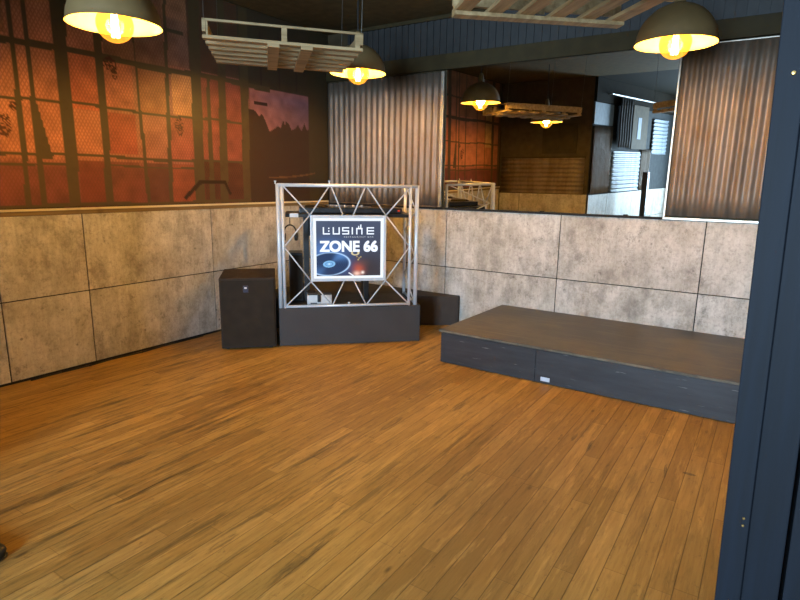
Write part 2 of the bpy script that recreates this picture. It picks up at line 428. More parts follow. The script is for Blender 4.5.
# rails on top of the panelling
bm = N(); B(bm, (-0.012, BY+0.01, TOP), (0.006, -0.02, TOP+0.030), 0.002); struct(obj('trim_1', bm, wood_mat('dull_brown_rail', rgb(112, 92, 60), rgb(134, 112, 76), (30, 2, 30))))
bm = N(); B(bm, (-0.012, BY+0.01, TOP+0.031), (0.016, -0.02, TOP+0.047), 0.002); struct(obj('trim_2', bm, M['rail']))
bm = N(); B(bm, (0.0, -0.012, TOP), (3.665, 0.012, TOP+0.018)); struct(obj('trim_3', bm, M['black']))
bm = N(); B(bm, (3.668, -0.014, TOP+0.002), (WX, 0.012, TOP+0.02), 0.002); struct(obj('trim_4', bm, M['trimsteel']))

# bulkhead and ribbed band above the mirror
bm = N(); B(bm, (0.0, -0.03, 2.575), (WX, 0.012, 2.72), 0.004); struct(obj('trim_5', bm, M['bulk']))
def ribbed(lo, hi, z0, z1, pitch, depth, y):
    bm = N(); n = int((hi-lo)/pitch)
    for i in range(n):
        x = lo+i*pitch
        B(bm, (x, y-depth, z0), (x+pitch*0.5, y, z1))
    B(bm, (lo, y, z0), (hi, y+0.01, z1))
    return bm
struct(obj('trim_6', ribbed(0.3, WX, 2.722, 3.045, 0.075, 0.012, 0.0), M['rib']))
bm = N(); B(bm, (0.3, -0.03, 3.045), (WX, 0.012, CEIL), 0.003); struct(obj('trim_7', bm, M['bulk']))

def corrugated(name, length, height, horizontal=False, pitch=0.0765, amp=0.009, mat='corr', parent=None, thick=0.0012):
    """sheet in the local xz plane, ribs upright (or level)"""
    bm = N(); span = height if horizontal else length; other = length if horizontal else height
    n = max(8, int(span/pitch*10)); rows = []
    nv = 8
    for i in range(n+1):
        s = span*i/n; d = amp*math.cos(2*PI*s/pitch)
        rows.append([(s, d, other*j/nv) for j in range(nv+1)])
    V = [[bm.verts.new(((q[2], q[1], q[0]) if horizontal else (q[0], q[1], q[2]))) for q in r] for r in rows]
    for i in range(n):
        for j in range(nv): bm.faces.new((V[i][j], V[i+1][j], V[i+1][j+1], V[i][j+1]))
    bmesh.ops.recalc_face_normals(bm, faces=bm.faces)
    o = obj(name, bm, M[mat], parent, smooth=True)
    md = o.modifiers.new('thickness', 'SOLIDIFY'); md.thickness = thick; md.offset = 0
    return o

# left rusty sheet
t = thing('corrugated_panel', 'tall weathered corrugated metal sheet left of the mirror, behind the booth', 'wall panel', (0.005, -0.018, 1.232))
corrugated('sheet', 1.50, 1.325, parent=t)
bm = N(); B(bm, (1.500, -0.016, -0.008), (1.530, 0.016, 1.325), 0.003); obj('edge_strip', bm, M['trimsteel'], t)
bm = N(); B(bm, (0.0, -0.004, -0.010), (1.500, 0.020, 0.0)); obj('bottom_strip', bm, M['corr'], t)
# right sheet
t = thing('corrugated_panel', 'brown corrugated metal sheet right of the mirror, beside the blue frame', 'wall panel', (3.690, -0.018, 1.236))
corrugated('sheet', 1.24, 1.315, parent=t)
bm = N(); B(bm, (-0.018, -0.014, -0.012), (-0.004, 0.018, 1.322), 0.002); obj('edge_strip', bm, M['trimsteel'], t)
bm = N(); B(bm, (-0.004, -0.014, 1.317), (1.24, 0.018, 1.326), 0.002); obj('top_strip', bm, M['trimsteel'], t)

# mirror, leaning forward by a degree
t = thing('wall_mirror', 'wide frameless mirror on the wall between the two corrugated sheets', 'mirror', (0, 0, 0))
al = 0.017
bm = N(); X0, X1, Z0, Z1 = 1.560, 3.668, 1.220, 2.570
def mpt(x, z, y): return (x, y+0.009-(z-Z0)*math.tan(al), z)
vs = [bm.verts.new(mpt(x, z, y)) for y in (0, 0.006) for x, z in ((X0, Z0), (X1, Z0), (X1, Z1), (X0, Z1))]
for f in ((3, 2, 1, 0), (4, 5, 6, 7), (0, 1, 5, 4), (1, 2, 6, 5), (2, 3, 7, 6), (3, 0, 4, 7)): bm.faces.new([vs[i] for i in f])
bmesh.ops.recalc_face_normals(bm, faces=bm.faces)
obj('glass', bm, M['mirror'], t)
for x in (X0+0.3, (X0+X1)/2, X1-0.3):
    bm = N(); B(bm, (x-0.02, 0.000, Z0-0.002), (x+0.02, 0.0075, Z0+0.008), 0.001); obj('clip', bm, M['black'], t)

# ------------------------------------------------------------------ mural (printed paper on the left wall)
def build_mural():
    U, Z0m, Z1m, st = 4.90, TOP+0.048, CEIL-0.005, 0.0105
    nu = int((U-0.0)/st); nz = int((Z1m-Z0m)/st)
    us = np.linspace(0.0, U, nu+1); zs = np.linspace(Z0m, Z1m, nz+1)
    UU, ZZ = np.meshgrid(us, zs, indexing='ij')
    def c(r, g, b): return np.array([lin(r), lin(g), lin(b)])
    col = np.zeros(UU.shape+(3,)); wire = np.ones(UU.shape)
    # panes: orange on the far left, pinker and browner to the right
    k = np.clip((UU-1.1)/1.9, 0, 1)[..., None]
    col[:] = c(118, 78, 76)*(1-k)+c(202, 130, 98)*k
    h = np.clip((ZZ-2.40)/0.5, 0, 1)[..., None]
    col = col*(1-h)+c(150, 108, 78)*h  # upper row toned down, partly weaker light worked into the print colour
    low = np.clip((1.64-ZZ)/0.1, 0, 1)[..., None]
    col = col*(1-low)+c(120, 66, 60)*low
    def rect(u0, u1, z0, z1, cc, a=1.0):
        m = ((UU > u0) & (UU < u1) & (ZZ > z0) & (ZZ < z1))
        col[m] = col[m]*(1-a)+c(*cc)*a
    # individual panes
    rect(2.70, 2.9, 1.25, 1.60, (112, 52, 40), .8); rect(2.40, 2.64, 1.25, 1.60, (120, 66, 56), .8)
    rect(2.12, 2.35, 1.25, 1.60, (90, 56, 46), .8); rect(1.86, 2.1, 1.25, 1.60, (142, 74, 50), .9)
    rect(2.70, 2.9, 1.98, 2.38, (206, 108, 74), .7); rect(2.40, 2.64, 2.0, 2.39, (206, 120, 92), .8)
    rect(2.08, 2.35, 2.0, 2.39, (176, 112, 72), .8); rect(1.82, 2.05, 2.02, 2.38, (216, 150, 96), .8)
    rect(2.40, 2.64, 1.66, 1.98, (186, 84, 62), .7); rect(1.3, 1.85, 1.25, 1.63, (88, 48, 42), .85)
    rect(2.1, 2.62, 2.40, 3.1, (124, 92, 70), .8); rect(1.86, 2.08, 2.42, 2.8, (128, 96, 78), .7)
    rect(1.0, 1.86, 2.42, 3.1, (74, 60, 46), .95)
    rect(3.3, 5, 2.42, 3.1, (150, 104, 66), .8); rect(4.25, 4.55, 1.95, 2.9, (222, 184, 128), .85)
    rect(1.28, 1.75, 1.64, 2.40, (136, 66, 50), .7); rect(1.28, 1.75, 1.25, 1.64, (70, 44, 36), .8); rect(1.86, 2.1, 1.64, 2.0, (160, 72, 54), .6)
    # mottling
    g = rng.rand(70, 30)
    def sample(A, fu, fz):
        x = np.clip(fu*(A.shape[0]-1), 0, A.shape[0]-1.001); y = np.clip(fz*(A.shape[1]-1), 0, A.shape[1]-1.001)
        i = x.astype(int); j = y.astype(int); a = x-i; b = y-j
        return A[i, j]*(1-a)*(1-b)+A[i+1, j]*a*(1-b)+A[i, j+1]*(1-a)*b+A[i+1, j+1]*a*b
    n1 = sample(g, UU/U, (ZZ-Z0m)/(Z1m-Z0m))
    col *= (0.72+0.5*n1)[..., None]
    # dusk sky with a wooded skyline on the right
    sky = (UU < 1.17) & (UU > 0.33) & (ZZ < 2.375)
    q = np.clip((ZZ-1.95)/0.42, 0, 1)[..., None]; w = np.clip((UU-0.5)/0.6, 0, 1)[..., None]
    skc = (c(112, 82, 92)*(1-q)+c(108, 88, 112)*q)*(1-w*0.5)+c(150, 92, 84)*w*0.5
    sn = sample(rng.rand(24, 12), UU/1.3, (ZZ-1.9)/0.6)
    skc = skc*(0.75+0.5*sn)[..., None]
    ang = np.clip((ZZ-2.30)/0.08, 0, 1)[..., None]
    skc = skc*(1-ang*0.5)+c(170, 110, 96)*ang*0.5
    col[sky] = skc[sky]
    wire[sky] = 0.25
    xs = [0.0, 0.33, .36, .40, .44, .47, .50, .55, .60, .64, .68, .70, .72, .76, .80, .86, .92, .97, 1.02, 1.06, 1.11, 1.17, 1.3]
    ys = [1.98, 2.03, 2.02, 2.09, 2.01, 2.02, 2.07, 2.02, 2.00, 2.06, 2.09, 2.04, 2.09, 2.01, 2.03, 1.99, 1.96, 2.06, 2.13, 2.10, 2.15, 2.16, 2.16]
    sl = np.interp(UU, xs, ys)
    m = (UU < 1.2) & (ZZ < sl); col[m] = c(56, 42, 34); wire[m] = 0.1
    m = (UU <= 1.3) & (ZZ > 2.375); col[m] = c(64, 54, 40); wire[m] = 0
    for uu in (0.5, 0.75, 1.0): rect(uu, uu+0.02, 2.4, 2.9, (56, 42, 36))
    m = UU <= 0.33; col[m] = c(62, 54, 38); wire[m] = 0
    rect(0.94, 1.12, 2.21, 2.245, (44, 32, 30))                       # lamp head on a mast
    # a faint curved wire across the dark corner
    arc = 1.50+0.09*np.clip((0.95-UU)/0.9, 0, 1)**2.0
    m = (UU < 0.95) & (UU > 0.24) & (np.abs(ZZ-arc) < 0.008); col[m] = c(104, 78, 50)
    # glazing bars: (u_top, z_top, half width) -> (u_bottom, z_bottom, half width)
    bar = c(78, 66, 44)
    def vbar(u1, z1, w1, u0, z0, w0):
        f = np.clip((ZZ-z0)/(z1-z0), 0, 1); uc = u0+(u1-u0)*f; hw = w0+(w1-w0)*f
        m = (np.abs(UU-uc) < hw) & (ZZ > z0-0.02) & (ZZ < z1+0.02); col[m] = bar; wire[m] = 0
    def hbar(zc, hw, u0, u1):
        m = (np.abs(ZZ-zc-0.008*np.sin(UU*5)) < hw) & (UU > u0) & (UU < u1); col[m] = bar; wire[m] = 0
    vbar(3.25, 3.08, .014, 3.273, 1.25, .021); vbar(3.16, 3.08, .014, 3.173, 1.25, .022)
    vbar(3.165, 2.03, .012, 3.12, 1.62, .045)
    vbar(2.935, 3.08, .05, 2.95, 1.25, .045)
    vbar(2.655, 3.08, .034, 2.675, 1.25, .03)
    vbar(2.375, 3.08, .008, 2.36, 2.0, .010); vbar(2.355, 2.0, .016, 2.335, 1.25, .018)
    vbar(2.06, 3.08, .015, 2.12, 1.25, .022)
    vbar(1.775, 3.08, .055, 1.815, 1.25, .055); vbar(1.66, 2.38, .02, 1.68, 1.25, .03)
    vbar(1.487, 3.08, .04, 1.535, 1.25, .048)
    vbar(1.225, 3.08, .055, 1.255, 1.25, .045)
    vbar(3.50, 3.08, .012, 3.50, 1.25, .014); vbar(3.93, 3.08, .012, 3.93, 1.25, .014); vbar(4.25, 3.08, .01, 4.25, 1.25, .01)
    vbar(4.56, 3.08, .06, 4.58, 1.25, .04); vbar(4.86, 3.08, .05, 4.86, 1.25, .05)
    hbar(2.38, .024, 0.9, 5); hbar(2.008, .011, 1.2, 5); hbar(1.635, .012, 1.2, 5); hbar(1.565, .010, 2.9, 5)
    hbar(2.70, .014, 1.9, 5); hbar(1.262, .018, 1.2, 5); hbar(1.57, .008, 1.75, 2.7)
    # crane jib in the lower panes
    def line(u0, z0, u1, z1, hw):
        L = math.hypot(u1-u0, z1-z0); t = ((UU-u0)*(u1-u0)+(ZZ-z0)*(z1-z0))/L/L
        d = np.abs((UU-u0)*(z1-z0)-(ZZ-z0)*(u1-u0))/L
        m = (t > 0) & (t < 1) & (d < hw); col[m] = c(44, 28, 22); wire[m] = 0
    line(1.98, 1.30, 1.80, 1.45, .02); line(1.82, 1.45, 1.52, 1.45, .014); line(1.53, 1.46, 1.46, 1.33, .014)
    # dark scorch marks
    for (cu, cz, r) in ((3.36, 1.80, .05), (3.42, 1.86, .03), (2.58, 2.34, .05), (2.55, 2.27, .03), (1.99, 1.92, .05), (3.30, 1.95, .02)):
        m = ((UU-cu)**2+((ZZ-cz)*0.7)**2 < (r*(0.5+n1*0.9))**2) & (rng.rand(*UU.shape) < .6); col[m] = c(70, 34, 22)
    # mesh
    verts = np.stack([np.full(UU.shape, 0.0), -UU, ZZ], -1).reshape(-1, 3)
    A = (np.arange(nu)[:, None]*(nz+1)+np.arange(nz)[None, :]).reshape(-1)
    quads = np.stack([A, A+1, A+nz+2, A+nz+1], 1)
    me = bpy.data.meshes.new('wall_mural')
    me.vertices.add(len(verts)); me.vertices.foreach_set('co', verts.astype(np.float32).ravel())
    me.loops.add(quads.size); me.loops.foreach_set('vertex_index', quads.astype(np.int32).ravel())
    me.polygons.add(len(quads)); me.polygons.foreach_set('loop_start', (np.arange(len(quads))*4).astype(np.int32))
    me.update(calc_edges=True)
    ca = me.color_attributes.new('print', 'FLOAT_COLOR', 'POINT')
    rgba = np.concatenate([np.clip(col, 0, 1), wire[..., None]], -1).reshape(-1, 4)
    ca.data.foreach_set('color', rgba.astype(np.float32).ravel())
    o = bpy.data.objects.new('wall_mural', me); C.objects.link(o); me.materials.append(M['mural'])
    md = o.modifiers.new('paper', 'SOLIDIFY'); md.thickness = 0.004; md.offset = 0
    o.location.x = -0.006
    tag(o, 'large printed mural of rusty orange factory windows above the concrete panels', 'mural')
build_mural()

# ------------------------------------------------------------------ rear wall of the bay (seen in the mirror)
t = thing('corrugated_panel', 'level-ribbed dark corrugated sheet on the rear wall, seen in the mirror', 'wall panel', (0.03, BY+0.000, 1.14))
corrugated('sheet', 1.55, 0.62, horizontal=True, pitch=0.0765, parent=t)
bm = N(); B(bm, (0.0, -0.01, 0.62), (1.55, 0.02, 0.645), 0.003); obj('top_strip', bm, M['bulk'], t)
bm = N(); B(bm, (0.80, BY-0.01, 1.84), (1.42, BY+0.008, 2.34), 0.004)
B(bm, (0.86, BY+0.006, 1.90), (1.10, BY+0.014, 2.28), 0.003); B(bm, (1.14, BY+0.006, 1.90), (1.36, BY+0.014, 2.28), 0.003)
tag(obj('wall_panel', bm, M['bulk']), 'dull wooden panel high on the rear wall, seen in the mirror', 'wall panel')

# ------------------------------------------------------------------ adjoining hall (behind the camera, seen in the mirror)
Ha = Vector((1.67, -4.98, 0)); Hb = Vector((2.35, HY, 0)); hd = (Hb-Ha).normalized()
HM = Matrix.Translation(Ha) @ Matrix(((hd.x, -hd.y, 0, 0), (hd.y, hd.x, 0, 0), (0, 0, 1, 0), (0, 0, 0, 1)))   # local +x along wall, +y towards the hall
HL = (Hb-Ha).length
bm = N(); B(bm, (0, -0.14, 0), (HL, -0.012, CEIL), 0, HM); wh = struct(obj('wall_hall', bm, M['hallpaint']))
bm = N(); B(bm, (0.02, -0.012, 2.32), (0.80, 0.004, 2.68), 0.002, HM); obj('painted_patch', bm, M['plaster'], wh)
bm = N(); B(bm, (0.0, -0.012, 2.69), (HL, 0.03, CEIL), 0.002, HM); obj('header_board', bm, plain('near_black_header_paint', rgb(34, 30, 23), 0.9, spec=0.05), wh)
wainscot(wh, 'x', [0, 0.8, 2.0, 3.2, HL], 0.0, -1, M4=HM, H=1.12)
def on_hall(name, label, cat, x, z): 
    t = thing(name, label, cat)
    t.matrix_world = HM @ Matrix.Translation((x, 0.014, z)); return t
t = on_hall('corrugated_panel', 'narrow upright corrugated sheet in the daylit hall, nearest the mirror', 'wall panel', 0.02, 1.14)
corrugated('sheet', 0.76, 1.16, parent=t, mat='corr', pitch=0.05)
t = on_hall('corrugated_panel', 'level-ribbed bright steel sheet lit by daylight, seen in the mirror', 'wall panel', 0.80, 1.14)
corrugated('sheet', 1.44, 0.74, horizontal=True, parent=t, mat='corr_blue')
t = on_hall('corrugated_panel', 'second upright corrugated sheet in the daylit hall, farther along', 'wall panel', 2.26, 1.14)
corrugated('sheet', 0.52, 0.80, parent=t, mat='corr', pitch=0.05)
t = on_hall('corrugated_panel', 'level-ribbed steel sheet high at the far end of the hall', 'wall panel', 2.80, 1.85)
corrugated('sheet', 0.9, 0.7, horizontal=True, parent=t, mat='corr_blue')
def cloth(x0, x1, z0, z1, n, y=0.10):
    bm = N(); V = []
    for i in range(n*6+1):
        f = i/(n*6); x = x0+(x1-x0)*f; yy = y+0.02*math.sin(f*n*2*PI)
        V.append([bm.verts.new(HM @ Vector((x+0.02*math.sin(j*1.3)*(1-j/6), yy*(1 if j < 6 else 1), z0+(z1-z0)*j/6))) for j in range(7)])
    for i in range(n*6):
        for j in range(6): bm.faces.new((V[i][j], V[i+1][j], V[i+1][j+1], V[i][j+1]))
    return bm
o = obj('curtain', cloth(0.86, 1.42, 1.95, 2.80, 5), M['curtain'], smooth=True); o.modifiers.new('cloth', 'SOLIDIFY').thickness = 0.006
tag(o, 'dark curtain hanging from the steel rod, seen in the mirror', 'curtain')
bm = N(); B(bm, (1.62, 0.035, 1.93), (2.40, 0.05, 2.74), 0.004, HM); fr = thing('notice_board', 'grey framed board with a pale sheet, seen in the mirror', 'board')
obj('panel', bm, M['wallpaint'], fr)
bm = N(); B(bm, (1.86, 0.05, 2.12), (2.04, 0.056, 2.52), 0.001, HM); obj('sheet', bm, M['plaster'], fr)
bm = N(); T(bm, HM @ Vector((0.40, 0.12, 2.83)), HM @ Vector((3.0, 0.12, 2.83)), 0.014)
for x in (0.5, 1.7, 2.9): T(bm, HM @ Vector((x, 0.0, 2.83)), HM @ Vector((x, 0.12, 2.83)), 0.008)
tag(obj('curtain_rod', bm, M['alu']), 'thin steel rod high on the hall wall, seen in the mirror', 'rod')
t = thing('floor_post', 'slim dark post standing in the hall, seen in the mirror', 'post')
t.matrix_world = HM @ Matrix.Translation((1.72, 0.35, 0))
bm = N(); B(bm, (-0.05, -0.05, 0.02), (0.05, 0.05, 1.5), 0.006); obj('pole', bm, M['plastic'], t)
bm = N(); B(bm, (-0.16, -0.16, 0.0), (0.16, 0.16, 0.02), 0.004); obj('base', bm, M['plastic'], t)

# outer walls of the hall, with the windows that give the daylight
def wall_with_window(name, horiz, fixed, a0, a1, w0, w1, z0, z1, th=0.15):
    bm = N()
    def bx(p, q, r, s):
        if horiz: B(bm, (p, fixed-th, r), (q, fixed, s))
        else: B(bm, (fixed, p, r), (fixed+th, q, s))
    bx(a0, w0, 0, CEIL); bx(w1, a1, 0, CEIL); bx(w0, w1, 0, z0); bx(w0, w1, z1, CEIL)
    return struct(obj(name, bm, M['hallpaint']))
wall_with_window('wall_front', True, HY, 1.9, HX, 3.2, 4.7, 0.5, 2.8)
wall_with_window('wall_hall_right', False, HX, HY, -4.2, -9.0, -7.2, 0.5, 2.8)
bm = N(); B(bm, (WX, -4.2, 0), (HX, -4.05, CEIL)); struct(obj('wall_partition', bm, M['wallpaint']))
def window(name, horiz, fixed, w0, w1, z0, z1, n):
    bm = N()
    def bx(p, q, r, s, d0, d1):
        if horiz: B(bm, (p, fixed+d0, r), (q, fixed+d1, s))
        else: B(bm, (fixed-d1, p, r), (fixed-d0, q, s))
    bx(w0, w1, z0, z0+0.05, -.1, -.04); bx(w0, w1, z1-0.05, z1, -.1, -.04)
    for i in range(n+1):
        x = w0+(w1-w0)*i/n; bx(max(w0, x-0.025), min(w1, x+0.025), z0+0.05, z1-0.05, -.1, -.04)
    f = struct(obj(name, bm, M['plastic']))
    bm = N()
    bx(w0+0.03, w1-0.03, z0+0.04, z1-0.04, -.074, -.066)
    obj('pane', bm, M['glass'], f)
window('window_1', True, HY, 3.2, 4.7, 0.5, 2.8, 2)
window('window_2', False, HX, -9.0, -7.2, 0.5, 2.8, 2)

# ------------------------------------------------------------------ dark blue frame by the camera
t = struct(thing('door_1', '', 'door frame'), 'dark blue painted door frame standing at the right edge, close by')
t['category'] = 'door frame'
t.rotation_euler = (0, math.radians(-1.42), 0); t.location = (0.0175, 0.0, 0.0)
bm = N(); B(bm, (4.455, -4.20, 0), (4.492, -4.06, CEIL), 0.0015); obj('jamb', bm, M['post'], t)
bm = N(); B(bm, (4.492, -4.188, 0), (4.544, -4.06, CEIL), 0.0015); obj('stop', bm, M['post'], t)
bm = N(); B(bm, (4.549, -4.196, 0), (4.80, -4.06, CEIL), 0.0015); obj('casing', bm, M['post'], t)
bm = N(); B(bm, (4.80, -4.18, 0), (WX, -4.06, CEIL)); obj('filler', bm, M['post'], t)
bm = N()
for (x, z) in ((4.473, 1.531),): lathe(bm, [(0, 0.004), (0.0025, 0.0035), (0.0035, 0.0), (0.0, 0.0)], 12, Matrix.Translation((x+0.004, -4.200, z)) @ Matrix.Rotation(PI/2, 4, 'X'))
for (x, z) in ((4.483, 0.833), (4.483, 0.82)): lathe(bm, [(0, 0.003), (0.0018, 0.002), (0.0022, 0.0), (0.0, 0.0)], 12, Matrix.Translation((x, -4.200, z)) @ Matrix.Rotation(PI/2, 4, 'X'))
obj('screw', bm, M['brass'], t)

# ------------------------------------------------------------------ low stage on the right
t = thing('stage_platform', 'low wide stage with worn brown top and navy front below the mirror', 'stage')
bm = N(); prism(bm, [(2.285, -0.002), (2.262, -1.222), (4.93, -1.232), (4.93, -0.002)], 0.0, 0.258); obj('body', bm, M['navy'], t)
bm = N(); prism(bm, [(2.268, -0.001), (2.236, -1.236), (4.94, -1.246), (4.94, -0.001)], 0.259, 0.278, 0.002); obj('deck', bm, M['ply'], t)
bm = N()
for a, b in ((2.262, 3.08), (3.083, 4.60), (4.603, 4.93)): B(bm, (a, -1.240, 0.004), (b, -1.2325, 0.256), 0.001)
obj('front_board', bm, M['navy'], t)
bm = N(); prism(bm, [(3.13, -1.2405), (3.16, -1.2405), (3.20, -1.2405), (3.20, -1.2415), (3.13, -1.2415)], 0.020, 0.052)
obj('sticker', bm, M['sticker'], t)
# worn edge nosing
bm = N(); prism(bm, [(2.237, -1.2375), (4.94, -1.2475), (4.94, -1.2465), (2.237, -1.2362)], 0.262, 0.2765); obj('worn_edge', bm, plain('worn_bare_plywood_edge', rgb(112, 98, 78), 0.7, var=0.3, scale=9), t)

# ------------------------------------------------------------------ DJ booth
b0 = Vector((0.851, -1.700, 0)); b1 = Vector((1.785, -0.800, 0)); ex = (b1-b0).normalized(); LB = (b1-b0).length
ey = Vector((-ex.y, ex.x, 0))
BM = Matrix.Translation(b0) @ Matrix(((ex.x, ey.x, 0, 0), (ex.y, ey.y, 0, 0), (0, 0, 1, 0), (0, 0, 0, 1)))
def PB(s, d, z): return BM @ Vector((s, d, z))
def local(name, label, cat, s=0, d=0, z=0, rz=0.0):
    t = thing(name, label, cat); t.matrix_world = BM @ Matrix.Translation((s, d, z)) @ Matrix.Rotation(rz, 4, 'Z'); return t

bm = N(); prism(bm, [(0.012, -0.010), (1.795, -0.010), (1.795, -0.055), (1.345, -0.375), (0.43, -1.255), (0.10, -1.33), (0.012, -1.33)], 0.0, 0.312, 0.006)
tag(obj('stage_riser', bm, M['riser']), 'dark brown corner platform behind the truss booth', 'platform')
t = local('booth_base', 'charcoal painted box carrying the aluminium truss booth', 'platform')
bm = N(); B(bm, (0.0, -0.006, 0.0), (LB, 0.598, 0.348), 0.008); obj('body', bm, M['darkbox'], t)

# truss frame
t = local('truss_booth', 'silver aluminium truss frame with zigzag braces around the lit sign', 'truss')
ZB, ZT = 0.362, 1.440
def tb(name, a, b, r, mat='alu'):
    bm = N(); T(bm, a, b, r, 12); obj(name, bm, M[mat], t, smooth=True)
F0 = 0.010
for s in (0.056, 1.188): tb('post', (s, F0, ZB-0.012), (s, F0, ZT), 0.014)
for s in (0.020, 1.250): tb('post', (s, 0.020, ZB-0.012), (s, 0.020, ZT+0.006), 0.019)
for s in (0.020, 1.250): tb('post', (s, 0.575, ZB-0.012), (s, 0.575, ZT), 0.015)
tb('rail', (0.018, F0, ZT-0.004), (1.250, F0, ZT-0.004), 0.015); tb('rail', (0.050, F0, ZB), (1.20, F0, ZB), 0.0125)
for s in (0.020, 1.250):
    tb('rail', (s, 0.05, ZT-0.004), (s, 0.575, ZT-0.004), 0.013); tb('rail', (s, 0.05, ZB), (s, 0.575, ZB), 0.012)
    zz = np.linspace(ZB, ZT, 6)
    for k in range(5):
        a, b = (0.06, 0.565) if k % 2 == 0 else (0.565, 0.06)
        tb('brace', (s, a, zz[k]), (s, b, zz[k+1]), 0.0065)
D = [((.068, 1.425), (.288, 1.183)), ((.293, 1.183), (.457, 1.425)), ((.478, 1.425), (.578, 1.183)), ((.671, 1.183), (.777, 1.425)),
     ((.795, 1.425), (.961, 1.183)), ((.967, 1.183), (1.181, 1.425)), ((.288, 1.180), (.066, .905)), ((.066, .895), (.290, .592)),
     ((.290, .586), (.062, .366)), ((.292, .586), (.477, .366)), ((.480, .366), (.587, .590)), ((.676, .590), (.787, .366)),
     ((.792, .366), (.965, .588)), ((.967, .586), (1.184, .366)), ((.966, 1.180), (1.182, .900)), ((1.182, .890), (.968, .592))]
for a, b in D: tb('brace', (a[0], F0, a[1]), (b[0], F0, b[1]), 0.0062)
# small wing bolts on the corners
for (s, z) in ((0.0, 1.455), (0.462, 1.462), (0.63, 0.376), (0.02, 1.19), (0.022, 0.70)):
    bm = N(); T(bm, (s, F0, z-0.012), (s, F0, z+0.014), 0.006, 8); B(bm, (s-0.010, F0-0.003, z+0.008), (s+0.010, F0+0.003, z+0.016), 0.001)
    obj('bolt', bm, M['alu'], t)

# backlit sign
t = local('illuminated_sign', "square backlit sign reading L'USINE ZONE 66 in the truss frame", 'sign')
SX0, SX1, SZ0, SZ1 = 0.290, 0.964, 0.592, 1.181
bm = N(); f0, f1 = -0.022, 0.024
w = 0.026
B(bm, (SX0, f0, SZ0), (SX0+w, f1, SZ1), 0.003); B(bm, (SX1-w, f0, SZ0), (SX1, f1, SZ1), 0.003)
B(bm, (SX0+w, f0, SZ0), (SX1-w, f1, SZ0+w), 0.003); B(bm, (SX0+w, f0, SZ1-w), (SX1-w, f1, SZ1), 0.003)
obj('frame', bm, M['alu'], t)
bm = N(); B(bm, (SX0+w, f0+0.008, SZ0+w), (SX1-w, f1-0.004, SZ1-w)); obj('light_border', bm, M['lit'], t)
bm = N(); B(bm, (SX0+w, f1-0.004, SZ0+w), (SX1-w, f1, SZ1-w)); obj('back_plate', bm, M['alu'], t)
PX0, PX1, PZ0, PZ1 = 0.340, 0.914, 0.640, 1.131
